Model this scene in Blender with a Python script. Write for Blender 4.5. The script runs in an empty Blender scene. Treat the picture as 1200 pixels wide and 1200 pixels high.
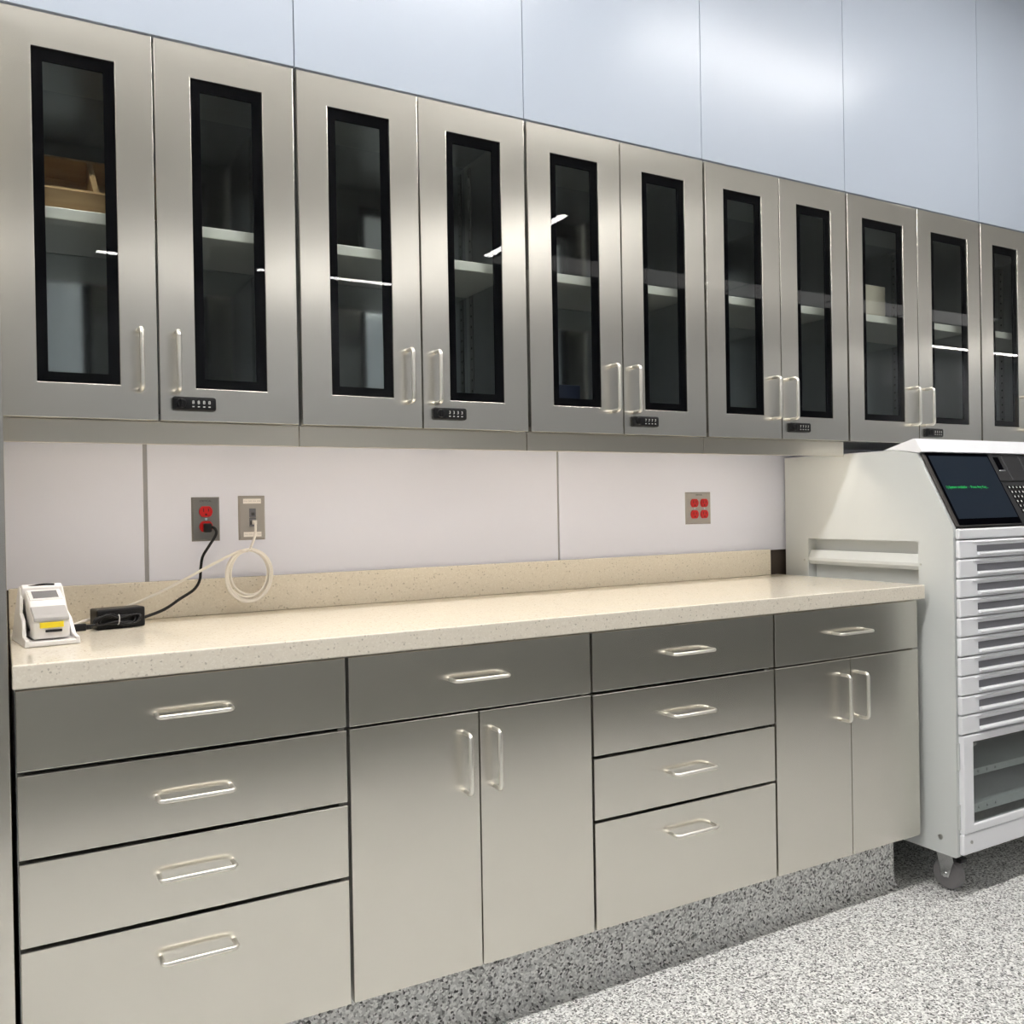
import bpy, bmesh, math, random
from mathutils import Vector, Matrix
random.seed(7)
S = bpy.context.scene
COL = S.collection

# ------------------------------------------------------------------ materials
def new_mat(name):
    m = bpy.data.materials.new(name); m.use_nodes = True
    nt = m.node_tree
    return m, nt, nt.nodes['Principled BSDF']
def N(nt, t, **kw):
    n = nt.nodes.new(t)
    for k, v in kw.items():
        if k in n.inputs: n.inputs[k].default_value = v
        else: setattr(n, k, v)
    return n
def plain(name, col, rough=.5, metal=0., spec=.5, coat=0.):
    m, nt, b = new_mat(name)
    b.inputs['Base Color'].default_value = (*col, 1)
    b.inputs['Roughness'].default_value = rough
    b.inputs['Metallic'].default_value = metal
    b.inputs['Specular IOR Level'].default_value = spec
    b.inputs['Coat Weight'].default_value = coat
    b.inputs['Coat Roughness'].default_value = .05
    return m
def emit(name, col, strength):
    m, nt, b = new_mat(name)
    b.inputs['Base Color'].default_value = (*col, 1)
    b.inputs['Emission Color'].default_value = (*col, 1)
    b.inputs['Emission Strength'].default_value = strength
    b.inputs['Specular IOR Level'].default_value = .25; b.inputs['Roughness'].default_value = .3
    return m
def steel(name, col, rough, aniso=0., grain=(420, 420, 6), cloud=0.):
    m, nt, b = new_mat(name)
    tc = N(nt, 'ShaderNodeTexCoord')
    mp = N(nt, 'ShaderNodeMapping'); mp.inputs['Scale'].default_value = grain
    nt.links.new(tc.outputs['Object'], mp.inputs['Vector'])
    no = N(nt, 'ShaderNodeTexNoise', Scale=1.0, Detail=3.0)
    nt.links.new(mp.outputs['Vector'], no.inputs['Vector'])
    n2 = N(nt, 'ShaderNodeTexNoise', Scale=5.0, Detail=3.0)
    nt.links.new(tc.outputs['Object'], n2.inputs['Vector'])
    ad = N(nt, 'ShaderNodeMath', operation='MULTIPLY_ADD'); ad.inputs[1].default_value = .0; ad.inputs[2].default_value = rough - .025
    nt.links.new(no.outputs['Fac'], ad.inputs[0])
    a2 = N(nt, 'ShaderNodeMath', operation='MULTIPLY_ADD'); a2.inputs[1].default_value = cloud
    nt.links.new(n2.outputs['Fac'], a2.inputs[0]); nt.links.new(ad.outputs[0], a2.inputs[2])
    nt.links.new(a2.outputs[0], b.inputs['Roughness'])
    cr = N(nt, 'ShaderNodeMixRGB'); cr.inputs[1].default_value = (*[c*.985 for c in col], 1); cr.inputs[2].default_value = (*[min(1, c*1.02) for c in col], 1)
    nt.links.new(no.outputs['Fac'], cr.inputs[0]); nt.links.new(cr.outputs[0], b.inputs['Base Color'])
    b.inputs['Metallic'].default_value = 1
    if aniso:
        b.inputs['Anisotropic'].default_value = aniso; b.inputs['Anisotropic Rotation'].default_value = 0
        tg = N(nt, 'ShaderNodeTangent', direction_type='RADIAL', axis='Z')
        nt.links.new(tg.outputs[0], b.inputs['Tangent'])
    return m
def terrazzo(name, dark, scale=235.):
    m, nt, b = new_mat(name)
    tc = N(nt, 'ShaderNodeTexCoord')
    v = N(nt, 'ShaderNodeTexVoronoi', Scale=scale); v.inputs['Randomness'].default_value = 1
    nt.links.new(tc.outputs['Object'], v.inputs['Vector'])
    sp = N(nt, 'ShaderNodeSeparateColor'); nt.links.new(v.outputs['Color'], sp.inputs[0])
    cr = N(nt, 'ShaderNodeValToRGB'); cr.color_ramp.interpolation = 'CONSTANT'
    e = cr.color_ramp.elements
    stops = [(0, (.06, .06, .06)), (.07*dark, (.20, .20, .195)), (.20*dark, (.42, .42, .41)), (.40*dark, (.66, .66, .645)), (.66, (.84, .84, .82)), (.86, (.93, .93, .91))]
    e[0].position = 0; e[0].color = (*stops[0][1], 1)
    e[1].position = stops[1][0]; e[1].color = (*stops[1][1], 1)
    for p, c in stops[2:]:
        x = e.new(p); x.color = (*c, 1)
    nt.links.new(sp.outputs['Red'], cr.inputs[0]); nt.links.new(cr.outputs[0], b.inputs['Base Color'])
    b.inputs['Roughness'].default_value = .42
    b.inputs['Specular IOR Level'].default_value = .4
    return m
def quartz(name):
    m, nt, b = new_mat(name)
    tc = N(nt, 'ShaderNodeTexCoord')
    v = N(nt, 'ShaderNodeTexVoronoi', Scale=300.)
    nt.links.new(tc.outputs['Object'], v.inputs['Vector'])
    sp = N(nt, 'ShaderNodeSeparateColor'); nt.links.new(v.outputs['Color'], sp.inputs[0])
    cr = N(nt, 'ShaderNodeValToRGB'); cr.color_ramp.interpolation = 'CONSTANT'
    e = cr.color_ramp.elements
    e[0].position = 0; e[0].color = (.54, .49, .40, 1)
    e[1].position = .012; e[1].color = (.68, .62, .52, 1)
    for p, c in ((.05, (.77, .71, .60, 1)), (.55, (.79, .73, .62, 1)), (.85, (.82, .765, .66, 1))):
        e.new(p).color = c
    nt.links.new(sp.outputs['Red'], cr.inputs[0])
    nt.links.new(cr.outputs[0], b.inputs['Base Color'])
    b.inputs['Roughness'].default_value = .10
    b.inputs['Specular IOR Level'].default_value = .5
    return m
def glass(name, tint, ior):
    m, nt, b = new_mat(name); nt.nodes.remove(b)
    out = nt.nodes['Material Output']
    tr = N(nt, 'ShaderNodeBsdfTransparent'); tr.inputs[0].default_value = (*tint, 1)
    gl = N(nt, 'ShaderNodeBsdfGlossy'); gl.inputs['Roughness'].default_value = 0.0; gl.inputs[0].default_value = (1, 1, 1, 1)
    fr = N(nt, 'ShaderNodeFresnel'); fr.inputs[0].default_value = ior
    ge = N(nt, 'ShaderNodeNewGeometry')
    iv = N(nt, 'ShaderNodeMath', operation='SUBTRACT'); iv.inputs[0].default_value = 1
    nt.links.new(ge.outputs['Backfacing'], iv.inputs[1])
    mu = N(nt, 'ShaderNodeMath', operation='MULTIPLY')
    nt.links.new(fr.outputs[0], mu.inputs[0]); nt.links.new(iv.outputs[0], mu.inputs[1])
    mx = N(nt, 'ShaderNodeMixShader')
    nt.links.new(mu.outputs[0], mx.inputs[0]); nt.links.new(tr.outputs[0], mx.inputs[1]); nt.links.new(gl.outputs[0], mx.inputs[2])
    nt.links.new(mx.outputs[0], out.inputs['Surface'])
    return m
def wood(name):
    m, nt, b = new_mat(name)
    tc = N(nt, 'ShaderNodeTexCoord'); mp = N(nt, 'ShaderNodeMapping'); mp.inputs['Scale'].default_value = (6, 60, 60)
    nt.links.new(tc.outputs['Object'], mp.inputs[0])
    no = N(nt, 'ShaderNodeTexNoise', Scale=1., Detail=4.); nt.links.new(mp.outputs[0], no.inputs['Vector'])
    cr = N(nt, 'ShaderNodeValToRGB'); cr.color_ramp.elements[0].color = (.42, .24, .10, 1); cr.color_ramp.elements[1].color = (.72, .50, .27, 1)
    nt.links.new(no.outputs['Fac'], cr.inputs[0]); nt.links.new(cr.outputs[0], b.inputs['Base Color'])
    b.inputs['Roughness'].default_value = .6
    return m

M = {
 'steel': steel('brushed_stainless', (.755, .730, .662), .29, .88),
 'steel_dark': steel('stainless_inside', (.55, .56, .56), .36, .0),
 'steel_back': plain('polished_stainless_back', (.66, .69, .72), .10, 1.),
 'rail': steel('stainless_rail', (.66, .62, .53), .30, .0),
 'handle': plain('satin_nickel_wire', (.90, .87, .80), .34, 1.),
 'plate_steel': plain('outlet_plate_steel', (.40, .375, .345), .36, .45),
 'plate_dark': plain('outlet_plate_dark_steel', (.26, .25, .235), .30, .8),
 'shelf': plain('shelf_edge_metal', (.80, .79, .74), .35, .2),
 'black': plain('black_gasket', (.002, .002, .003), .6, 0, .0),
 'black_plastic': plain('black_plastic', (.010, .010, .011), .38, 0, .25),
 'charcoal': plain('charcoal_plastic', (.028, .028, .030), .38),
 'bezel': plain('console_bezel_brown_black', (.05, .044, .04), .4),
 'glass': glass('tinted_glass', (.86, .88, .87), 1.31),
 'glass_cart': glass('grey_cart_glass', (.74, .77, .76), 1.5),
 'quartz': quartz('cream_quartz'),
 'terrazzo': terrazzo('flaked_epoxy_floor', 1.0),
 'terrazzo_base': terrazzo('flaked_epoxy_base', .75, 190.),
 'panel': plain('white_wall_laminate', (.72, .735, .835), .32, 0., .5),
 'soffit': plain('pale_blue_gloss_laminate', (.365, .41, .475), .27, 0., .22),
 'wall': plain('painted_wall_pale', (.58, .60, .63), .5),
 'wall_dark': plain('bare_wall_shaded_brown', (.07, .055, .045), .7),  # bare backing, its brown darkened for the shade beside the backsplash
 'ceiling': plain('ceiling_white', (.86, .85, .83), .7),
 'seam': plain('grey_seam_strip', (.33, .33, .345), .4),
 'seam_pale': plain('pale_seam_strip', (.60, .64, .70), .4),
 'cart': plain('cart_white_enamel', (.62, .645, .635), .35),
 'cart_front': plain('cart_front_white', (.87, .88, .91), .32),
 'label_grey': plain('drawer_label_grey', (.17, .17, .185), .22),
 'screen': emit('screen_navy', (.006, .010, .017), .40),
 'green': emit('screen_green_text', (.02, .40, .09), .20),
 'key_print': plain('key_print', (.75, .75, .72), .5),
 'red': plain('red_receptacle', (.48, .008, .008), .28),
 'red_slot': plain('receptacle_slot', (.05, .003, .003), .5),
 'white_plastic': plain('white_plastic', (.82, .80, .79), .35),
 'grey_plastic': plain('light_grey_plastic', (.44, .43, .43), .38),
 'lcd': plain('grey_lcd', (.20, .20, .205), .18),
 'yellow': plain('yellow_sticker', (.90, .70, .02), .45),
 'cable_white': plain('white_cable', (.80, .76, .70), .42),
 'paper': plain('paper_label', (.86, .82, .77), .6),
 'ink': plain('print_ink', (.05, .05, .05), .6),
 'rubber': plain('grey_caster_rubber', (.21, .20, .205), .5),
 'chrome': plain('chrome', (.75, .76, .76), .18, 1.),
 'screw': plain('screw_metal', (.55, .55, .53), .3, 1.),
 'standard': plain('shelf_standard_grey', (.34, .34, .33), .45, .2),
 'wood': wood('pine_slats'),
 'navy': plain('navy_carton', (.012, .02, .05), .4),
 'beige_box': plain('beige_carton', (.46, .42, .35), .6),
 'lamp': emit('led_diffuser', (1.0, .97, .94), 36.),
 'lamp_dim': emit('led_diffuser_dim', (1.0, .97, .94), 30.),
 'glow_panel': emit('added_panel_glow', (1.0, .97, .94), 1.0),
 'warm_lamp': emit('warm_led_diffuser', (1.0, .885, .74), 6.8),
 'boom': plain('boom_enamel', (.62, .63, .64), .35),
 'reflect_dark': plain('dark_reflection_drape', (.20, .20, .19), .6),  # dark drape of the added tables, darkens what the drawers reflect
}

# ------------------------------------------------------------------ mesh helpers
class MB:
    def __init__(s): s.bm = bmesh.new(); s.nmark = []
    def mark(s): s.nmark.append(len(s.bm.faces)); return s
    def merge(s, b, mat=None):
        if mat is not None: bmesh.ops.transform(b, matrix=mat, verts=b.verts)
        me = bpy.data.meshes.new('tmp'); b.to_mesh(me); b.free()
        s.bm.from_mesh(me); bpy.data.meshes.remove(me); return s
    def box(s, x0, x1, y0, y1, z0, z1, bev=0., seg=2, mat=None):
        b = bmesh.new(); bmesh.ops.create_cube(b, size=1)
        for v in b.verts:
            v.co = Vector(((x0+x1)/2+v.co.x*(x1-x0), (y0+y1)/2+v.co.y*(y1-y0), (z0+z1)/2+v.co.z*(z1-z0)))
        if bev: bmesh.ops.bevel(b, geom=list(b.edges), offset=bev, segments=seg, profile=.5, affect='EDGES')
        return s.merge(b, mat)
    def ring(s, x0, x1, z0, z1, hx0, hx1, hz0, hz1, y0, y1, bev=.0012):
        """flat panel in the xz plane with a rectangular opening, front face at y0"""
        b = bmesh.new()
        def q(X0, X1, Z0, Z1, y): return [b.verts.new((x, y, z)) for x, z in ((X0, Z0), (X1, Z0), (X1, Z1), (X0, Z1))]
        of, hf, ob, hb = q(x0, x1, z0, z1, y0), q(hx0, hx1, hz0, hz1, y0), q(x0, x1, z0, z1, y1), q(hx0, hx1, hz0, hz1, y1)
        for i in range(4):
            j = (i+1) % 4
            b.faces.new((of[i], of[j], hf[j], hf[i])); b.faces.new((ob[j], ob[i], hb[i], hb[j]))
            b.faces.new((of[j], of[i], ob[i], ob[j])); b.faces.new((hf[i], hf[j], hb[j], hb[i]))
        if bev:
            es = [e for e in b.edges if all(v in of for v in e.verts) or all(v in hf for v in e.verts)]
            bmesh.ops.bevel(b, geom=es, offset=bev, segments=2, profile=.5, affect='EDGES')
        bmesh.ops.recalc_face_normals(b, faces=b.faces)
        return s.merge(b)
    def prism(s, prof, x0, x1, bev=0., seg=2, mat=None):
        """polygon of (y, z) extruded along x"""
        b = bmesh.new()
        A = [b.verts.new((x0, y, z)) for y, z in prof]; B = [b.verts.new((x1, y, z)) for y, z in prof]
        n = len(prof)
        b.faces.new(A); b.faces.new(B[::-1])
        for i in range(n): b.faces.new((A[i], B[i], B[(i+1) % n], A[(i+1) % n]))
        bmesh.ops.recalc_face_normals(b, faces=b.faces)
        if bev: bmesh.ops.bevel(b, geom=list(b.edges), offset=bev, segments=seg, profile=.5, affect='EDGES')
        return s.merge(b, mat)
    def cyl(s, p, q, r, seg=24, r2=None, bev=0.):
        p, q = Vector(p), Vector(q); d = q-p
        b = bmesh.new()
        bmesh.ops.create_cone(b, cap_ends=True, segments=seg, radius1=r, radius2=r if r2 is None else r2, depth=d.length)
        if bev:
            es = [e for e in b.edges if len(e.link_faces) == 2 and any(len(f.verts) > 4 for f in e.link_faces)]
            bmesh.ops.bevel(b, geom=es, offset=bev, segments=2, profile=.5, affect='EDGES')
        m = Matrix.Translation((p+q)/2) @ d.to_track_quat('Z', 'Y').to_matrix().to_4x4()
        return s.merge(b, m)
    def tube(s, pts, r, seg=10, closed=False, flat=1.):
        pts = [Vector(p) for p in pts]; n = len(pts)
        b = bmesh.new(); rings = []
        up = None
        for i, p in enumerate(pts):
            a = pts[(i-1) % n] if (closed or i) else p
            c = pts[(i+1) % n] if (closed or i < n-1) else p
            t = (c-a).normalized()
            if up is None:
                up = t.orthogonal().normalized()
            up = (up - t*up.dot(t)).normalized(); w = t.cross(up)
            rings.append([b.verts.new(p + (up*math.cos(k*2*math.pi/seg) + w*flat*math.sin(k*2*math.pi/seg))*r) for k in range(seg)])
        m = n if closed else n-1
        for i in range(m):
            R, Q = rings[i], rings[(i+1) % n]
            off = 0
            if closed and i == n-1:
                off = min(range(seg), key=lambda o: (R[0].co-Q[o].co).length)
            for k in range(seg):
                b.faces.new((R[k], R[(k+1) % seg], Q[(k+1+off) % seg], Q[(k+off) % seg]))
        if not closed:
            b.faces.new(rings[0][::-1]); b.faces.new(rings[-1])
        for f in b.faces: f.smooth = len(f.verts) == 4
        bmesh.ops.recalc_face_normals(b, faces=b.faces)
        return s.merge(b)
    def text(s, body, size, mat, extrude=0.0004, align='LEFT'):
        c = bpy.data.curves.new('t', 'FONT'); c.body = body; c.size = size; c.extrude = extrude; c.align_x = align; c.align_y = 'CENTER'
        o = bpy.data.objects.new('t', c); COL.objects.link(o)
        dg = bpy.context.evaluated_depsgraph_get(); dg.update()
        me = bpy.data.meshes.new_from_object(o.evaluated_get(dg))
        bpy.data.objects.remove(o); bpy.data.curves.remove(c)
        b = bmesh.new(); b.from_mesh(me); bpy.data.meshes.remove(me)
        return s.merge(b, mat)
    def build(s, name, mat, parent=None, smooth=False):
        me = bpy.data.meshes.new(name)
        off = parent_origin(parent) if parent else Vector((0, 0, 0))
        if parent: bmesh.ops.translate(s.bm, vec=-off, verts=s.bm.verts)
        if smooth:
            for f in s.bm.faces: f.smooth = True
        s.bm.to_mesh(me); s.bm.free()
        for q in (mat if isinstance(mat, (list, tuple)) else [mat]): me.materials.append(M[q])
        for k, n0 in enumerate(s.nmark):
            for p in me.polygons[n0:]: p.material_index = k+1
        o = bpy.data.objects.new(name, me); COL.objects.link(o)
        if parent: o.parent = parent
        return o
def parent_origin(o):
    v = Vector(o.location)
    while o.parent: o = o.parent; v += Vector(o.location)
    return v
def tag(o, label=None, cat=None, group=None, kind=None):
    if label: o['label'] = label
    if cat: o['category'] = cat
    if group: o['group'] = group
    if kind: o['kind'] = kind
    return o
def thing(name, label, cat, loc, group=None):
    o = bpy.data.objects.new(name, None); o.empty_display_size = .05
    COL.objects.link(o); o.location = loc
    return tag(o, label, cat, group)
def struct(o): o['kind'] = 'structure'; return o
def catmull(P, n=10):
    P = [Vector(p) for p in P]; Q = [P[0]*2-P[1]] + P + [P[-1]*2-P[-2]]; out = []
    for i in range(1, len(Q)-2):
        a, b, c, d = Q[i-1], Q[i], Q[i+1], Q[i+2]
        for k in range(n):
            t = k/n
            out.append(.5*((2*b)+(c-a)*t+(2*a-5*b+4*c-d)*t*t+(3*b-a-3*c+d)*t**3))
    out.append(P[-1]); return out
def ubar(a, b, out, r_bend=.011, n=5):
    """bent-wire pull: from foot a to foot b, standing off by vector out"""
    a, b, out = Vector(a), Vector(b), Vector(out)
    t = (b-a).normalized(); o = out.normalized(); L = out.length
    pts = [a]
    c = a + o*(L-r_bend) + t*r_bend
    for k in range(n+1):
        th = math.pi/2*k/n
        pts.append(c - t*r_bend*math.cos(th) + o*r_bend*math.sin(th))
    c = b + o*(L-r_bend) - t*r_bend
    for k in range(n+1):
        th = math.pi/2*k/n
        pts.append(c + t*r_bend*math.sin(th) + o*r_bend*math.cos(th))
    pts.append(b); return pts

# ------------------------------------------------------------------ dimensions (metres; wall face at y = 0)
DU, DL = .340, .5732
ZUT, ZUB = 2.2211, 1.4062
ZC, ZCB = .949, .9063
LX = [0., .6083, 1.2236, 1.8316, 2.4384]
UX = [-.0216, .5897, 1.2010, 1.8123, 2.4236, 3.1353, 3.7466]

# ------------------------------------------------------------------ room shell
CEIL = 3.2
struct(MB().box(-2.5, 13, -6.3, .1, -.1, 0).build('floor', 'terrazzo'))
struct(MB().box(-2.5, 13, -6.3, .1, CEIL, CEIL+.1).build('ceiling', 'ceiling'))
wb = struct(MB().box(-2.5, 13, .012, .1, 0, CEIL).build('wall_back', 'wall_dark'))
edges = [-.12, .2974, 1.5006, 2.70, 3.9]; hws = [.001, .0050, .0034, .001, .001]
for k, (a, b) in enumerate(zip(edges[:-1], edges[1:])):
    MB().box(a+hws[k], b-hws[k+1], 0., .0119, 1.037, 1.50, .0008).build('panel', 'panel', wb)
for i, x in enumerate(edges[1:3]):
    struct(MB().box(x-hws[i+1]-.0001, x+hws[i+1]+.0001, .003, .0119, 1.037, 1.50).build('trim_%d' % (i+1), 'seam'))
ws = struct(MB().box(-2.5, 13, -.326, .0, ZUT+.012, CEIL).build('wall_soffit', 'seam_pale'))
se = [-2.5, -.70, -.0216, .59, 1.1985, 1.8075, 2.4200, 3.1352, 3.85, 4.55, 5.3, 7.5, 10., 13.]
for a, b in zip(se[:-1], se[1:]):
    MB().box(a+.001, b-.001, -.338, -.3262, ZUT+.006, CEIL-.001, .0008).build('panel', 'soffit', ws)
struct(MB().box(-2.5, 13, -6.4, -6.3, 0, CEIL).build('wall_front', 'wall'))
struct(MB().box(-2.6, -2.5, -6.3, .1, 0, CEIL).build('wall_left', 'wall'))
struct(MB().box(13, 13.1, -6.3, .1, 0, CEIL).build('wall_right', 'wall'))
# coved epoxy base under the base cabinets
cv = [(-.4982, .1755), (-.4982, .03)] + [(-.5282+.03*math.cos(t), .03-.03*math.sin(t)) for t in [math.pi/12*k for k in range(1, 6)]] + [(-.5282, .0005), (-.02, .0005), (-.02, .1755)]
struct(MB().prism(cv, 0.0, 2.4367-.03).build('baseboard_back', 'terrazzo_base'))

# ------------------------------------------------------------------ ceiling lights (linear LED)
def lamp(x0, x1, y0, y1, label, mat='lamp'):
    t = thing('ceiling_light', label, 'light', ((x0+x1)/2, (y0+y1)/2, CEIL), 'linear ceiling lights')
    h = MB().box(x0-.012, x1+.012, y0-.012, y1+.012, CEIL-.02, CEIL-.0005, .003)
    h.build('housing', 'cart', t)
    MB().box(x0, x1, y0, y1, CEIL-.026, CEIL-.0202).build('diffuser', 'lamp_dim' if y0 < -3 else 'lamp', t)
lamp(2.32, 3.62, -1.36, -1.24, 'linear ceiling light mirrored in the pale panels above the cabinets')
lamp(.55, 1.80, -1.36, -1.24, 'linear ceiling light above the middle of the counter')
lamp(-.85, .40, -1.36, -1.24, 'added linear ceiling light above the left end of the counter')  # extra lamp added to the row to brighten the near floor
lamp(-2.2, -1.0, -1.36, -1.24, 'added linear ceiling light left of the tall cabinet')  # another unseen lamp added for more light on the near side
lamp(.65, 1.05, -5.76, -5.70, 'short ceiling light by the opposite wall, mirrored in the leftmost glass')
lamp(1.85, 3.10, -5.76, -5.70, 'linear ceiling light by the opposite wall, mirrored in the third cabinet door')
lamp(3.32, 3.38, -4.57, -3.45, 'linear ceiling light running away from the counter, mirrored in the fourth and fifth cabinet doors')
lamp(10.2, 11.4, -5.80, -5.72, 'linear ceiling light far right along the opposite wall')
lamp(11.7, 12.8, -5.80, -5.72, 'rightmost linear ceiling light along the opposite wall')

for k in range(5):  # glowing panels added to put a bright band on the upper steel doors
    x = 3.45+1.25*k
    t = thing('added_glow_panel', 'added glowing ceiling panel, brightens a band on the wall cabinet doors', 'light', (x+.6, -4.55, CEIL), 'added ceiling glow panels')
    MB().box(x-.01, x+1.21, -4.76, -4.34, CEIL-.012, CEIL-.0005, .003).build('frame', 'cart', t)
    MB().box(x, x+1.2, -4.75, -4.35, CEIL-.0150, CEIL-.0122).build('diffuser', 'glow_panel', t)

# ------------------------------------------------------------------ wall cabinets
def door_handle(parent, x, z0, z1, yf):
    MB().tube(ubar((x, yf+.002, z0), (x, yf+.002, z1), (0, -.034, 0)), .0050, 12).build('handle', 'handle', parent)
def bar_handle(parent, x0, x1, z, yf):
    MB().tube(ubar((x0, yf+.002, z), (x1, yf+.002, z), (0, -.035, 0)), .0044, 12).build('handle', 'handle', parent)
FRONT_TEXT = lambda x, y, z: Matrix.Translation((x, y, z)) @ Matrix.Rotation(math.pi/2, 4, 'X')
def lock(door, x, z, digits):
    w, h = .0915, .0300
    m = MB(); m.box(x, x+w, -DU-.012, -DU+.001, z, z+h, .006, 3)
    # raised knob ring on the left
    m.cyl((x+.018, -DU-.011, z+.015), (x+.018, -DU-.017, z+.015), .0105, 28, .0095, .001)
    m.box(x+.0165, x+.0195, -DU-.0205, -DU-.015, z+.006, z+.024, .001)
    m.mark()
    for k in range(4):
        xx = x+.0425+k*.0112
        m.text(digits, .0105, FRONT_TEXT(xx, -DU-.0124, z+.0175), .0003, 'CENTER')
        m.box(xx-.0022, xx+.0022, -DU-.0125, -DU-.0118, z+.0075, z+.0095)
    o = m.build('combination_lock', ['black_plastic', 'key_print'], door)
    o['label'] = 'black four dial combination lock'
def upper_door(cab, x0, x1, g0, g1, handle_side, digits=None):
    a, b = x0+g0, x1-g1
    wx0, wx1 = x0+.0757, x1-.0757
    wz0, wz1 = 1.478, 2.1505
    m = MB(); m.ring(a, b, ZUB, ZUT, wx0, wx1, wz0, wz1, -DU, -DU+.019, .0013)
    d = m.build('door', 'steel', cab)
    MB().ring(wx0+.0002, wx1-.0002, wz0+.0002, wz1-.0002, wx0+.0207, wx1-.0212, wz0+.0215, wz1-.024, -DU+.0062, -DU+.012, 0).build('black_window_border', 'black', d)
    MB().box(wx0+.0004, wx1-.0004, -DU+.0018, -DU+.0060, wz0+.0004, wz1-.0004).build('glass_pane', 'glass', d)
    hx = x1-.0367 if handle_side > 0 else x0+.0367
    door_handle(d, hx, 1.4690, 1.5955, -DU)
    if digits: lock(d, x0+.0248, 1.4285, digits)
UL = [
 'wall cabinet at the far left, with a wooden tray on its shelf behind glass doors',
 'second stainless wall cabinet from the left, above the white cable and outlets',
 'third stainless wall cabinet from the left, navy carton behind its glass',
 'fourth stainless wall cabinet from the left, its light rail ending beside the white cart',
 'wide fifth stainless wall cabinet directly above the white cart',
 'stainless wall cabinet cut off by the right edge of the photo'
]
digs = ['8', '3', '7', '7', '3', '3']
SHZ = 1.846
for i in range(6):
    x0, x1 = UX[i], UX[i+1]
    t = thing('wall_cabinet', UL[i], 'cabinet', ((x0+x1)/2, -.16, ZUB), 'row of stainless wall cabinets with glass doors')
    yb, yf = -.0015, -.315
    m = MB()
    m.box(x0+.0005, x0+.016, -.285, yb, ZUB, ZUT-.002)
    m.box(x1-.016, x1-.0005, -.285, yb, ZUB, ZUT-.002)
    m.box(x0+.0161, x1-.0161, yf, yb, ZUB, ZUB+.016)
    m.box(x0+.0161, x1-.0161, yf, yb, ZUT-.02, ZUT-.002)
    m.build('carcass', 'steel_dark', t)
    MB().box(x0+.0161, x1-.0161, yb-.012, yb, ZUB+.0161, ZUT-.0201).build('back_panel', 'steel_back', t)
    # punched shelf standard near the back of the right side
    xa, xb = x1-.0178, x1-.0162
    h = MB(); h.box(xa, xb, -.056, -.0485, ZUB+.02, ZUT-.03); h.box(xa, xb, -.0415, -.034, ZUB+.02, ZUT-.03)
    zz = ZUB+.02
    while zz < ZUT-.03:
        h.box(xa, xb, -.0485, -.0415, zz, min(ZUT-.03, zz+.024)); zz += .031
    h.mark(); h.box(xb+.0001, xb+.0002, -.056, -.034, ZUB+.02, ZUT-.03)
    h.build('shelf_standard', ['standard', 'black'], t)
    MB().box(x0+.018, x1-.018, -.295, -.018, SHZ-.025, SHZ, .002).build('shelf', 'shelf', t)
    xm = (x0+x1)/2
    upper_door(t, x0, xm, .0046, .0020, 1)
    upper_door(t, xm, x1, .0020, .0046, -1, digs[i])
    if i < 4:
        MB().box(x0+.001, x1-(.001 if i < 3 else .0085), -.322, -.308, 1.357, ZUB-.0015, .001).build('light_rail', 'rail', t)
        u = MB().box(x0+.03, x1-.03, -.300, -.255, ZUB-.018, ZUB-.0005, .002).build('under_cabinet_light', 'white_plastic', t)
        MB().box(x0+.04, x1-.04, -.294, -.261, ZUB-.0215, ZUB-.0181).build('diffuser', 'warm_lamp', u)

# things kept in the wall cabinets
tr = thing('wooden_tray', 'wooden slatted tray on the shelf of the leftmost glass-fronted cabinet', 'tray', (.16, -.16, SHZ))
th = math.radians(37)
TM = Matrix.Translation((.14, -.252, SHZ+.001)) @ Matrix.Rotation(th, 4, 'X')
MB().box(-.12, .125, .0, .21, 0, .004, 0, 2, TM).build('tray_base', 'wood', tr)
for u in (.0, .198): MB().box(-.12, .125, u, u+.012, .0041, .052, .001, 2, TM).build('rail', 'wood', tr)
for x in (-.12, .030, .113): MB().box(x, x+.012, .0121, .1979, .0041, .050, .001, 2, TM).build('divider', 'wood', tr)
o = MB().box(1.349, 1.422, -.25, -.16, ZUB+.017, 1.549, .002).build('carton', 'navy')
tag(o, 'navy carton standing at the bottom of the third wall cabinet', 'box')
bx = thing('carton', 'beige carton with a red mark on the shelf above the white cart', 'box', (2.62, -.2, SHZ))
MB().box(2.555, 2.70, -.27, -.12, SHZ+.001, SHZ+.11, .002).build('box_body', 'beige_box', bx)
MB().cyl((2.575, -.2701, SHZ+.06), (2.575, -.2712, SHZ+.06), .018, 20).build('red_mark', 'red', bx)

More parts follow.
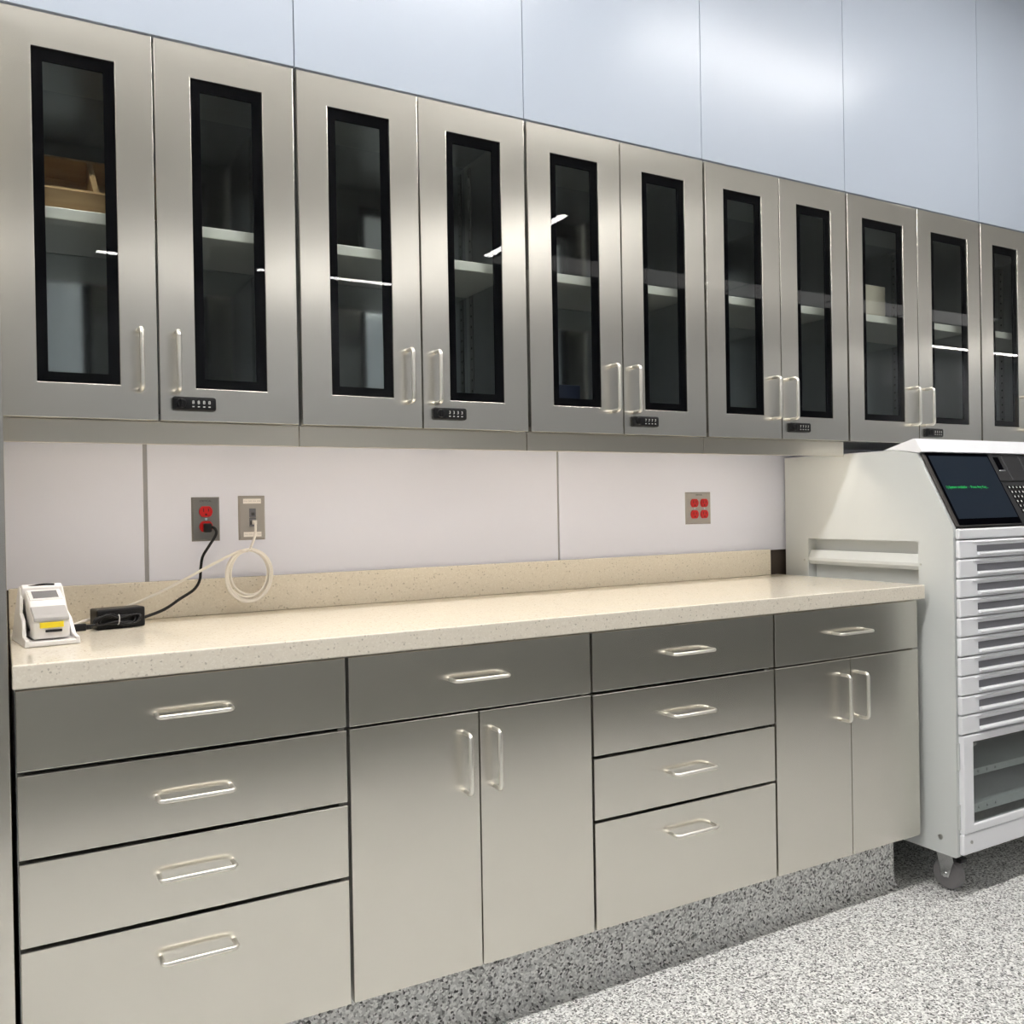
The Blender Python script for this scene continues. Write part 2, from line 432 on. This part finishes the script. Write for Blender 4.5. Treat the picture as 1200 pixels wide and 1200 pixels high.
# ------------------------------------------------------------------ base cabinets
BL = [
 'base cabinet of four drawers at the left end, below the label printer',
 'base cabinet with one wide drawer over two doors, between the two drawer stacks',
 'base cabinet of four drawers right of the wide two-door cabinet',
 'base cabinet with a drawer over two doors, next to the white cart'
]
Z1, Z2, Z3, ZLB = .7526, .5965, .4405, .1766
def front(x0, x1, z0, z1): return MB().box(x0, x1, -DL, -DL+.019, z0, z1, .0013)
for i in range(4):
    x0, x1 = LX[i], LX[i+1]
    gl = .0035 if i else .002; gr = .0035 if i < 3 else .001
    t = thing('base_cabinet', BL[i], 'cabinet', ((x0+x1)/2, -.28, ZLB), 'stainless base cabinets')
    m = MB(); yf, yb = -.548, -.016
    m.box(x0+.0005, x0+.014, yf, yb, ZLB, ZCB-.001); m.box(x1-.014, x1-.0005, yf, yb, ZLB, ZCB-.001)
    m.box(x0+.0141, x1-.0141, yf, yb, ZLB, ZLB+.016); m.box(x0+.0141, x1-.0141, yb-.012, yb, ZLB+.0161, ZCB-.001)
    if i == 3: m.box(x1-.0139, x1-.0005, -DL+.0195, yf, ZLB, ZCB-.001)
    m.build('carcass', 'steel_dark' if i < 3 else 'steel', t)
    xc = (x0+x1)/2-.003; g = .0036
    if i in (0, 2):
        for za, zb, hz in ((Z1+g, ZCB-.006, .828), (Z2+g, Z1-g, .6715), (Z3+g, Z2-g, .524), (ZLB, Z3-g, .3685)):
            d = front(x0+gl, x1-gr, za, zb).build('drawer', 'steel', t)
            bar_handle(d, xc-.068, xc+.068, hz+.002, -DL)
    else:
        d = front(x0+gl, x1-gr, Z1+g*.7, ZCB-.006).build('drawer', 'steel', t)
        bar_handle(d, xc-.068, xc+.068, .8295, -DL)
        xm = (x0+x1)/2
        for a, b, hx in ((x0+gl, xm-.0016, xm-.0375), (xm+.0016, x1-gr, xm+.0365)):
            d = front(a, b, ZLB, Z1-g*.7).build('door', 'steel', t)
            door_handle(d, hx, .5755, .7065, -DL)

# ------------------------------------------------------------------ countertop
ct = thing('countertop', 'long cream speckled quartz countertop over the base cabinets', 'countertop', (1.22, -.3, ZCB))
MB().box(-.0026, 2.4415, -.5985, -.0005, ZCB, ZC, .003, 3).build('slab', 'quartz', ct)
MB().box(-.0020, 2.3869, -.0175, -.0005, ZC+.0002, 1.0405, .002, 3).build('backsplash', 'quartz', ct)

# ------------------------------------------------------------------ tall cabinet at the left edge
tc_ = thing('tall_cabinet', 'tall stainless cabinet cut off by the left edge of the photo', 'cabinet', (-.33, -.3, 0))
MB().box(-.645, -.0265, -.575, -.0005, .10, 2.2211, .0015).build('body', 'steel', tc_)
MB().box(-.647, -.0080, -.600, -.5765, .11, 2.2211, .0015).build('door', 'steel', tc_)
MB().box(-.64, -.03, -.52, -.02, .0005, .0999).build('plinth', 'steel_dark', tc_)

# ------------------------------------------------------------------ outlets and port plate
def rec_face(parent, x, z, r=.0168):
    """one receptacle half: a rounded red face with slots"""
    b = bmesh.new(); pts = []
    for k in range(40):
        a = 2*math.pi*k/40; px, pz = r*math.cos(a), r*math.sin(a)
        pts.append((px, max(-r*.84, min(r*.84, pz))))
    A = [b.verts.new((x+p, -.0052, z+q)) for p, q in pts]; B = [b.verts.new((x+p*.95, -.0088, z+q*.95)) for p, q in pts]
    b.faces.new(B); b.faces.new(A[::-1])
    for k in range(40): b.faces.new((A[k], A[(k+1) % 40], B[(k+1) % 40], B[k]))
    bmesh.ops.recalc_face_normals(b, faces=b.faces)
    m = MB(); m.merge(b); o = m.build('receptacle', 'red', parent)
    s = MB(); s.box(x-.0072, x-.0050, -.0092, -.0085, z-.001, z+.0085); s.box(x+.0050, x+.0072, -.0092, -.0085, z, z+.0075)
    s.cyl((x, -.0085, z-.0075), (x, -.0092, z-.0075), .0027, 12)
    s.build('slots', 'red_slot', o)
    return o
def plate(parent, x0, x1, z0, z1, mat):
    m = MB(); yb = -.0003
    b = bmesh.new(); c = .0045
    A = [b.verts.new((x, yb, z)) for x, z in ((x0, z0), (x1, z0), (x1, z1), (x0, z1))]
    B = [b.verts.new((x, -.0055, z)) for x, z in ((x0+c, z0+c), (x1-c, z0+c), (x1-c, z1-c), (x0+c, z1-c))]
    b.faces.new(B); b.faces.new(A[::-1])
    for i in range(4): b.faces.new((A[i], A[(i+1) % 4], B[(i+1) % 4], B[i]))
    bmesh.ops.recalc_face_normals(b, faces=b.faces); m.merge(b)
    return m.build('wall_plate', mat, parent)
o1 = thing('duplex_outlet', 'steel-plated outlet with two red sockets and a black plug, left of the data port', 'outlet', (.439, 0, 1.19))
plate(o1, .4045, .4735, 1.1355, 1.2470, 'plate_dark')
rec_face(o1, .439, 1.2105); rec_face(o1, .439, 1.1725)
MB().cyl((.439, -.005, 1.1915), (.439, -.0075, 1.1915), .0036, 14).build('screw', 'chrome', o1)
MB().text('CRITICAL', .0068, FRONT_TEXT(.439, -.0056, 1.237), .0002, 'CENTER').build('engraving', 'ink', o1)
o2 = thing('data_port_plate', 'stainless data port plate with white labels and a white cable plugged in', 'data port', (.555, 0, 1.19))
plate(o2, .5205, .5890, 1.1350, 1.2495, 'plate_steel')
jm = MB()
jm.box(.5475, .5645, -.0068, -.005, 1.194, 1.2165, .0006); jm.box(.5475, .5645, -.0068, -.005, 1.1700, 1.1925, .0006)
jm.build('jack', 'label_grey', o2)
jb = MB(); jb.box(.5525, .5610, -.0075, -.0067, 1.198, 1.206); jb.box(.5495, .5560, -.0075, -.0067, 1.174, 1.184); jb.build('jack_opening', 'ink', o2)
for zc in (1.2355, 1.1495):
    l = MB().box(.5325, .5780, -.0064, -.0054, zc-.0062, zc+.0062).build('paper_label', 'paper', o2)
    MB().text('D1A  D1B  D2A  D2B', .0046, FRONT_TEXT(.5552, -.0066, zc), .0001, 'CENTER').build('printing', 'grey_plastic', l)
o3 = thing('quad_outlet', 'square steel outlet plate with four red sockets near the white cart', 'outlet', (2.066, 0, 1.194))
plate(o3, 2.0095, 2.1215, 1.1390, 1.2480, 'plate_steel')
for xx in (2.0455, 2.0885):
    for zz in (1.2110, 1.1725): rec_face(o3, xx, zz, .0172)
    MB().cyl((xx, -.005, 1.1918), (xx, -.0075, 1.1918), .0034, 12).build('screw', 'chrome', o3)
MB().text('CRITICAL', .0068, FRONT_TEXT(2.066, -.0056, 1.2385), .0002, 'CENTER').build('engraving', 'ink', o3)

# ------------------------------------------------------------------ power cord, adapter, network cable
AZ = ZC+.0006
am = Matrix.Translation((.215, -.135, AZ)) @ Matrix.Rotation(math.radians(13), 4, 'Z')
ad = thing('power_adapter', 'black power adapter brick with bundled cord on the counter beside the label printer', 'power adapter', (.215, -.135, AZ))
MB().box(-.053, .053, -.026, .026, 0, .045, .004, 3, am).build('brick', 'black_plastic', ad)
cb = MB()
random.seed(3)
for k in range(5):
    ph = k*.5; P = []
    for j in range(28):
        a = 2*math.pi*j/28
        rx = .052-.004*k+.004*math.sin(2*a+ph); rz = .012+.002*k
        # figure-of-eight bundle pinched at the middle
        x = rx*math.cos(a); zz = .0205+rz*math.sin(a)*(.30+.70*abs(math.cos(a)))+.003*math.sin(3*a+ph)
        y = -.0315-.0032*(k % 3)-.003*math.cos(a*2+ph)
        P.append(am @ Vector((x-.012, y, max(.004, zz))))
    cb.tube(P, .0024, 8, True)
cb.build('cord_bundle', 'black_plastic', ad)
MB().tube(catmull([am @ Vector(p) for p in ((-.055, -.036, .016), (-.07, -.037, .013), (-.084, -.034, .011))], 6), .0028, 8).build('cord_lead', 'black_plastic', ad)
MB().box(-.112, -.080, -.041, -.027, .003, .019, .003, 2, am).box(-.082, -.068, -.039, -.029, .005, .016, .003, 2, am).build('connector', 'black_plastic', ad)
tw = MB().tube([am @ Vector((-.010+.001*math.sin(t), -.034+.0065*math.cos(t), .0205+.011*math.sin(t))) for t in [2*math.pi*k/16 for k in range(16)]], .0013, 6, True).build('twist_tie', 'grey_plastic', ad)

pc = thing('power_cable', 'black power cable running from the red outlet down to the adapter', 'cable', (.45, -.03, 1.165))
MB().box(.430, .449, -.030, -.0093, 1.158, 1.181, .004, 3).build('plug', 'black_plastic', pc)
endp = am @ Vector((.054, .004, .014))
P = [(.448, -.022, 1.172), (.4565, -.030, 1.166), (.4570, -.034, 1.152), (.440, -.036, 1.125), (.424, -.034, 1.098), (.419, -.033, 1.070), (.416, -.033, 1.040), (.400, -.040, 1.017), (.365, -.055, .998), (.322, -.085, .977), endp]
MB().tube(catmull(P, 8), .0036, 10).build('cord', 'black_plastic', pc)

nc = thing('network_cable', 'coiled white network cable hanging from the data port', 'cable', (.53, -.04, 1.05))
C0 = Vector((.5320, -.050, 1.048)); 
MB().box(.5535, .5635, -.022, -.0076, 1.175, 1.186, .001).build('connector', 'paper', nc)
m = MB(); P = []
for k in range(9):
    t = k/8; P.append(Vector((.5588, -.0225, 1.180)).lerp(Vector((.5380, -.046, 1.113)), t) + Vector((.004*math.sin(math.pi*t), -.010*math.sin(math.pi*t), 0)))
random.seed(11)
for lp, (rx, rz, ox, oz, oy) in enumerate(((.0575, .0660, .004, .000, .000), (.0530, .0610, -.004, .004, -.006), (.0560, .0650, .002, -.002, -.011), (.0500, .0580, .004, .006, -.004), (.0560, .0670, -.003, -.002, -.014))):
    for k in range(40):
        a = math.pi/2 - 2*math.pi*k/40 if lp % 1 == 0 else 0
        P.append(C0 + Vector((ox+rx*math.cos(a), oy-.003*math.sin(3*a), oz+rz*math.sin(a))))
P += [(.522, -.066, 1.1155), (.490, -.066, 1.106), (.430, -.070, 1.078), (.370, -.080, 1.044), (.320, -.078, 1.016), (.262, -.068, .990), (.205, -.062, .974), (.150, -.085, .966), (.118, -.15, .963), (.104, -.20, .963)]
# smooth the joined path a little
P = [Vector(p) for p in P]
Q = P[:]
for _ in range(3):
    Q = [Q[0]] + [Q[i]*.5+(Q[i-1]+Q[i+1])*.25 for i in range(1, len(Q)-1)] + [Q[-1]]
m.tube(catmull(Q, 3), .0033, 8)
m.build('cable', 'cable_white', nc)
MB().tube([Vector((.533+.006*math.cos(t), -.056+.012*math.sin(t), 1.112+.005*math.cos(t))) for t in [2*math.pi*k/18 for k in range(18)]], .0016, 6, True).build('cable_tie', 'paper', nc)

# ------------------------------------------------------------------ label printer in its cradle
pm = Matrix.Translation((.0715, -.374, AZ)) @ Matrix.Rotation(math.radians(7), 4, 'Z')   # local: front edge at y=0, +y to the wall
cr = thing('printer_cradle', 'white charging cradle holding the label printer at the left end of the counter', 'cradle', (.0605, -.3, AZ))
hw = .0485
side = [(0, 0), (0, .014), (.035, .018), (.060, .048), (.095, .060), (.118, .108), (.130, .112), (.142, .109), (.170, .004), (.170, 0)]
def taper(m):
    for v in m.bm.verts: v.co.x *= 1-.20*max(0, v.co.z)/.11
    bmesh.ops.transform(m.bm, matrix=pm, verts=m.bm.verts); return m
for xa in (-hw-.002, hw-.006): taper(MB().prism(side, xa, xa+.008, .0015)).build('cradle_side', 'white_plastic', cr)
taper(MB().box(-hw-.001, hw+.001, .0, .168, 0, .010, .003, 3).prism([(.120, .009), (.108, .110), (.118, .116), (.142, .112), (.169, .009)], -hw+.001, hw-.001, .003, 3)).build('cradle_base', 'white_plastic', cr)
pr = thing('label_printer', 'white handheld label printer with grey display and yellow sticker, resting in its cradle', 'label printer', (.0605, -.33, AZ+.012))
hb = .0335
body = [(.012, .013), (.008, .048), (.012, .056), (.050, .073), (.060, .086), (.104, .104), (.112, .096), (.116, .060), (.090, .013)]
MB().prism(body, -hb, hb, .004, 3, pm).build('printer_body', 'white_plastic', pr, True)
MB().prism([(.0055, .0490), (.0065, .0555), (.014, .0605), (.048, .0755), (.052, .0740), (.048, .0690), (.015, .0520), (.010, .0485)], -hb+.0015, hb-.0015, .0018, 2, pm).build('grip_panel', 'grey_plastic', pr)
def on_slope(y0, z0, y1, z1, x0, x1, h0, h1):
    t = Vector((0, y1-y0, z1-z0)); n = Vector((0, -t.z, t.y)).normalized()
    return [(y0+n.y*h0, z0+n.z*h0), (y1+n.y*h0, z1+n.z*h0), (y1+n.y*h1, z1+n.z*h1), (y0+n.y*h1, z0+n.z*h1)]
MB().prism(on_slope(.0615, .0862, .102, .1032, 0, 0, -.002, .0018), -hb+.003, hb-.003, .0012, 2, pm).build('display_bezel', 'white_plastic', pr)
MB().prism(on_slope(.0675, .0885, .0965, .1007, 0, 0, 0, .0024), -.0235, .0235, 0, 2, pm).build('display', 'lcd', pr)
MB().box(-.0215, .0215, .0068, .0115, .0350, .0465, .0005, 1, pm).build('yellow_sticker', 'yellow', pr)
MB().box(-.0115, .0185, .0076, .0135, .0262, .0312, .0005, 1, pm).build('paper_slot', 'black_plastic', pr)
MB().tube(catmull([pm @ Vector(p) for p in ((-hb-.0035, .040, .030), (-hb-.0035, .085, .050), (-hb-.003, .112, .085), (-hb+.000, .115, .108), (-hb+.02, .114, .1130), (.005, .113, .1150), (hb-.01, .113, .1135))], 6), .0022, 8).build('black_line', 'black_plastic', pr)  # black line along the left side and top of the printer

# ------------------------------------------------------------------ white medication cart
XL, XR = 2.470, 3.165
ca = thing('medication_cart', 'white rolling medication dispensing cart with black console at the right end of the counter', 'cart', ((XL+XR)/2, -.34, 0))
sideA = [(-.0095, .128), (-.0095, 1.3684), (-.1145, 1.3684), (-.1145, .128)]
sideT = [(-.1145, 1.0792), (-.1145, 1.3684), (-.478, 1.3684), (-.5556, 1.3535), (-.5556, 1.0792)]
sideB = [(-.1145, .128), (-.1145, .925), (-.5556, .925), (-.5556, .128)]
sideF = [(-.5556, .128), (-.5556, 1.3535), (-.6735, 1.1245), (-.675, 1.118), (-.675, .133), (-.668, .128)]
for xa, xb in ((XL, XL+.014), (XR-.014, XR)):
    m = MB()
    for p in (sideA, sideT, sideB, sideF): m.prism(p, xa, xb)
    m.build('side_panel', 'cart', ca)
# recess behind the side grip
MB().box(XL+.0400, XL+.0455, -.5556, -.1145, .925, 1.0792).box(XL+.0141, XL+.0399, -.5556, -.1145, 1.0793, 1.084).box(XL+.0141, XL+.0399, -.1145, -.110, .925, 1.084).box(XL+.0141, XL+.0399, -.5600, -.5557, .925, 1.084).build('recess_back', 'cart', ca)
for xa in (XL,):
    g = MB()
    b = bmesh.new()
    prof = [(XL+.0005, 1.002), (XL+.0005, 1.012), (XL+.014, 1.0385), (XL+.022, 1.0385), (XL+.022, .994), (XL+.008, .990)]
    A = [b.verts.new((x, -.5554, z)) for x, z in prof]; B = [b.verts.new((x, -.1147, z)) for x, z in prof]
    b.faces.new(A); b.faces.new(B[::-1])
    for k in range(6): b.faces.new((A[k], A[(k+1) % 6], B[(k+1) % 6], B[k]))
    bmesh.ops.recalc_face_normals(b, faces=b.faces); g.merge(b)
    g.build('side_grip', 'cart', ca)
for yy, zz in ((-.0975, 1.0028), (-.5634, 1.008)): MB().cyl((XL+.0005, yy, zz), (XL-.0015, yy, zz), .0035, 12).build('screw', 'screw', ca)
MB().cyl((XL+.0005, -.618, .178), (XL-.0012, -.618, .178), .0085, 20).build('side_lock', 'screw', ca)
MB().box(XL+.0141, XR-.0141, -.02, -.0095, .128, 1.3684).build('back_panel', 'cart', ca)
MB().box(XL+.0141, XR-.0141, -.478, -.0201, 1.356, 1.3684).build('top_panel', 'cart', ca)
MB().box(XL+.0461, XR-.0141, -.66, -.0201, .4985, .5045).box(XL+.0141, XR-.0141, -.660, -.0201, .1285, .145).build('compartment_plate', 'cart', ca)
# hood above the console
hood = [(-.430, 1.3690), (-.5428, 1.4003), (-.5500, 1.4003), (-.5745, 1.3580), (-.560, 1.3550), (-.470, 1.3690)]
MB().prism(hood, XL-.001, XR+.001, .0015).build('hood', 'cart_front', ca)
# console, laid out in its sloping plane
A0 = Vector((0, -.5572, 1.3541)); T = Vector((0, -.118, -.2295)).normalized(); NN = Vector((0, T.z, -T.y))
if NN.y > 0: NN = -NN
SL = Matrix(((1, 0, 0, 0), (0, T.y, NN.y, A0.y), (0, T.z, NN.z, A0.z), (0, 0, 0, 1)))   # local (x, along slope, out)
def sl(m, x0, x1, s0, s1, h0, h1, bev=0.): return m.box(x0, x1, s0, s1, h0, h1, bev, 2, SL)
MB().box(XL+.0141, XR-.0141, .004, .262, -.05, -.001, 0, 2, SL).build('console_body', 'charcoal', ca)
cf = sl(MB(), XL+.010, 2.8085, .002, .2575, -.0005, .0075, .002).build('console_frame', 'bezel', ca)
sl(MB(), 2.492, 2.8075, .004, .2565, .0076, .0092, .0006).build('screen_bezel', 'black', cf)
sc_ = sl(MB(), 2.501, 2.8005, .0145, .2350, .0093, .0098).build('screen', 'screen', ca)
ST = lambda x, s, h: Matrix.Translation(Vector((x, 0, 0)) + A0 + T*s + NN*h) @ Matrix(((1, 0, 0, 0), (0, -T.y, NN.y, 0), (0, -T.z, NN.z, 0), (0, 0, 0, 1)))
MB().text('1) System available  -  Press Any Key...', .0136, ST(2.512, .1265, .0101), .0002).build('screen_text', 'green', sc_)
md = sl(MB(), 2.8100, 2.8795, .002, .1035, -.0005, .0085, .002).build('reader_module', 'charcoal', ca)
sl(MB(), 2.8300, 2.8570, .015, .063, .0086, .0096, .0).build('reader_window', 'black', md)
sl(MB(), 2.8290, 2.8580, .0635, .0700, .0086, .0125, .0015).build('reader_lip', 'chrome', md)
sl(MB(), 2.8810, 2.9720, .002, .1035, -.0005, .0085, .002).build('blank_module', 'charcoal', ca)
sl(MB(), 2.9735, XR-.016, .002, .1035, -.0005, .0085, .002).build('blank_module', 'charcoal', ca)
kb = sl(MB(), 2.8110, XR-.016, .106, .2575, -.0005, .0070, .002).build('keyboard', 'charcoal', ca)
for r in range(6):
    for c in range(15):
        x0 = 2.8300+.0022*r+c*.0195; s0 = .1215+r*.0170
        if x0+.017 > XR-.022: continue
        kk = sl(MB(), x0, x0+.0165, s0, s0+.0138, .0071, .0092).mark()
        sl(kk, x0+.004, x0+.0095, s0+.003, s0+.0095, .0093, .0095).build('key', ['black_plastic', 'key_print'], kb)
# header and ten drawers
XA, XB = 2.4765, XR-.0065
def face(z0, z1, yf=-.690): return MB().box(XA, XB, yf, -.6755, z0, z1, .005, 2)
face(1.0880, 1.1195).build('header', 'cart_front', ca)
zs = [1.0866, 1.0292, .9703, .9112, .8525, .7935, .7346, .6762, .6170, .5588, .5000]
for k in range(10):
    zt, zb = zs[k]-.0016, zs[k+1]+.0008
    d = face(zb, zt).box(XL+.05, XR-.02, -.675, -.10, zb+.006, zt-.004).build('drawer', 'cart_front', ca)
    MB().box(2.5610, XB-.085, -.6912, -.6901, zb+.0190, zt-.0165).build('label_strip', 'label_grey', d)
    MB().prism([(-.6901, zb+.0175), (-.7000, zb+.0165), (-.7015, zb+.0125), (-.6985, zb+.0085), (-.6901, zb+.0080)], 2.5625, XB-.083, .001).build('pull_lip', 'cart_front', d)
    MB().prism([(-.6901, zt-.0085), (-.6925, zt-.0060), (-.6901, zt-.0040)], 2.5400, XB-.06, 0).build('ridge', 'cart_front', d)
# glazed lower door with two shelves behind it
gd = MB().ring(2.4815, XB, .2030, .4965, 2.5285, XB-.047, .2262, .4752, -.692, -.6755, .003).build('glass_door', 'cart_front', ca)
MB().box(2.5287, XB-.0472, -.6840, -.6805, .2264, .4750).build('glass_pane', 'glass_cart', gd)
lg = MB()
lg.tube([Vector((2.5440+.0085*math.cos(a), -.6846, .4650+.0036*math.sin(a))) for a in [2*math.pi*k/24 for k in range(24)]], .0007, 6, True)
lg.box(2.5395, 2.5485, -.6848, -.6841, .4643, .4657)
lg.build('door_logo', 'key_print', gd)
for zt, zb, txt in ((.3805, .3600, 'C          D          B          A'), (.2725, .2460, 'A          A          A          A')):
    s_ = MB().box(XL+.0465, XR-.0465, -.660, -.03, zt-.004, zt).box(XL+.0465, XR-.0465, -.664, -.6601, zb, zt).build('compartment_shelf', 'cart_front', ca)
    MB().text(txt, .0125, FRONT_TEXT(2.543, -.6644, (zt+zb)/2), .0002).build('shelf_letters', 'label_grey', s_)
MB().box(XL+.0141, XL+.046, -.660, -.0201, .1451, .4984).build('compartment_wall', 'cart', ca)
MB().box(XR-.046, XR-.0141, -.660, -.0201, .1451, .4984).build('compartment_wall', 'cart', ca)
kp_ = MB().box(XA, XB, -.690, -.6755, .1390, .2015, .005, 2).build('kick_panel', 'cart_front', ca)
MB().cyl((2.5150, -.6895, .1750), (2.5150, -.6925, .1750), .0050, 16).build('kick_screw', 'screw', kp_)
hg = MB().box(XL+.0020, XL+.0115, -.6800, -.6755, .395, .475, .001).box(XL+.0020, XL+.0115, -.6800, -.6755, .215, .29, .001).build('hinge', 'cart', ca)
for cx, cy in ((2.535, -.600), (XR-.065, -.600), (2.535, -.085), (XR-.065, -.085)):
    R = .0465
    w = MB()
    w.cyl((cx-.015, cy, R+.0005), (cx+.015, cy, R+.0005), R, 40, bev=.004)
    wheel = None
    f = MB()
    f.box(cx-.030, cx+.030, cy-.030, cy+.045, .1235, .1280, .001)
    f.prism([(cy+.030, .1234), (cy-.024, .1234), (cy-.030, .095), (cy-.012, .040), (cy+.012, .040)], cx-.0215, cx-.0185)
    f.prism([(cy+.030, .1234), (cy-.024, .1234), (cy-.030, .095), (cy-.012, .040), (cy+.012, .040)], cx+.0185, cx+.0215)
    f.cyl((cx, cy+.010, .108), (cx, cy+.010, .1234), .018, 20)
    fo = f.build('caster', 'chrome', ca)
    w.build('wheel', 'rubber', fo)
    MB().cyl((cx-.0235, cy, R), (cx+.0235, cy, R), .008, 16).build('axle', 'chrome', fo)
    MB().box(cx-.016, cx+.016, cy-.052, cy-.034, .094, .108, .003).build('brake_pedal', 'black_plastic', fo)

# ------------------------------------------------------------------ ceiling boom the glass mirrors; unseen dark tables added to darken the drawers
def arm(m, a, b, r): m.cyl(a, b, r, 20, bev=.004)
for nm, lb, xa, xb in (('added_dark_table_left', 'long table under a dark drape behind the camera, mirrored in the left drawers', -.5, 2.4), ('added_dark_table_right', 'second table under a dark drape behind the camera, mirrored in the right drawers', 2.8, 6.4)):
    ot = thing(nm, lb, 'table', ((xa+xb)/2, -3.2, 0))
    MB().box(xa, xb, -3.75, -2.75, .56, .64, .02, 3).build('table_top', 'reflect_dark', ot)
    MB().box(xa+.01, xb-.01, -3.74, -2.76, .10, .5595, .01).build('drape', 'reflect_dark', ot)
    MB().box(xa+.1, xb-.1, -3.6, -2.9, .0005, .0995).build('plinth', 'steel_dark', ot)
bo = thing('ceiling_boom', 'jointed grey ceiling boom mirrored in the leftmost cabinet doors', 'boom', (1.6, -4.25, CEIL))
m = MB(); m.cyl((1.6, -4.25, CEIL-.001), (1.6, -4.25, CEIL-.05), .16, 32, bev=.005); m.cyl((1.6, -4.25, CEIL-.0501), (1.6, -4.25, 2.62), .06, 28); m.build('column', 'boom', bo)
m = MB(); m.box(.25, 1.68, -4.29, -4.19, 2.43, 2.53, .02, 3); m.build('arm', 'boom', bo)
m = MB(); m.cyl((.31, -4.24, 2.428), (.31, -4.24, 2.22), .04, 24); m.build('arm_drop', 'boom', bo)
m = MB(); m.box(1.15, 1.52, -4.40, -4.08, 2.20, 2.42, .02, 3); m.build('service_head', 'boom', bo)
# ------------------------------------------------------------------ camera, world, colour
cx, cy, cz, yaw, pitch, roll, f = -.0159, -2.3883, 1.2098, .5145, -.0060, -.0173, 1061.667
fw = Vector((math.sin(yaw)*math.cos(pitch), math.cos(yaw)*math.cos(pitch), math.sin(pitch)))
rt = Vector((math.cos(yaw), -math.sin(yaw), 0)); up = rt.cross(fw)
r2 = rt*math.cos(roll)+up*math.sin(roll); u2 = up*math.cos(roll)-rt*math.sin(roll)
cam = bpy.data.objects.new('camera', bpy.data.cameras.new('camera')); COL.objects.link(cam)
cam.matrix_world = Matrix(((r2.x, u2.x, -fw.x, cx), (r2.y, u2.y, -fw.y, cy), (r2.z, u2.z, -fw.z, cz), (0, 0, 0, 1)))
cam.data.sensor_width = 36; cam.data.lens = f/1200*36; cam.data.clip_start = .02
S.camera = cam
w = bpy.data.worlds.new('world'); S.world = w; w.use_nodes = True
w.node_tree.nodes['Background'].inputs[0].default_value = (.8, .85, 1, 1); w.node_tree.nodes['Background'].inputs[1].default_value = .0
S.view_settings.view_transform = 'Standard'; S.view_settings.look = 'None'
S.view_settings.gamma = 1; S.view_settings.use_curve_mapping = False
S.view_settings.exposure = 0.85
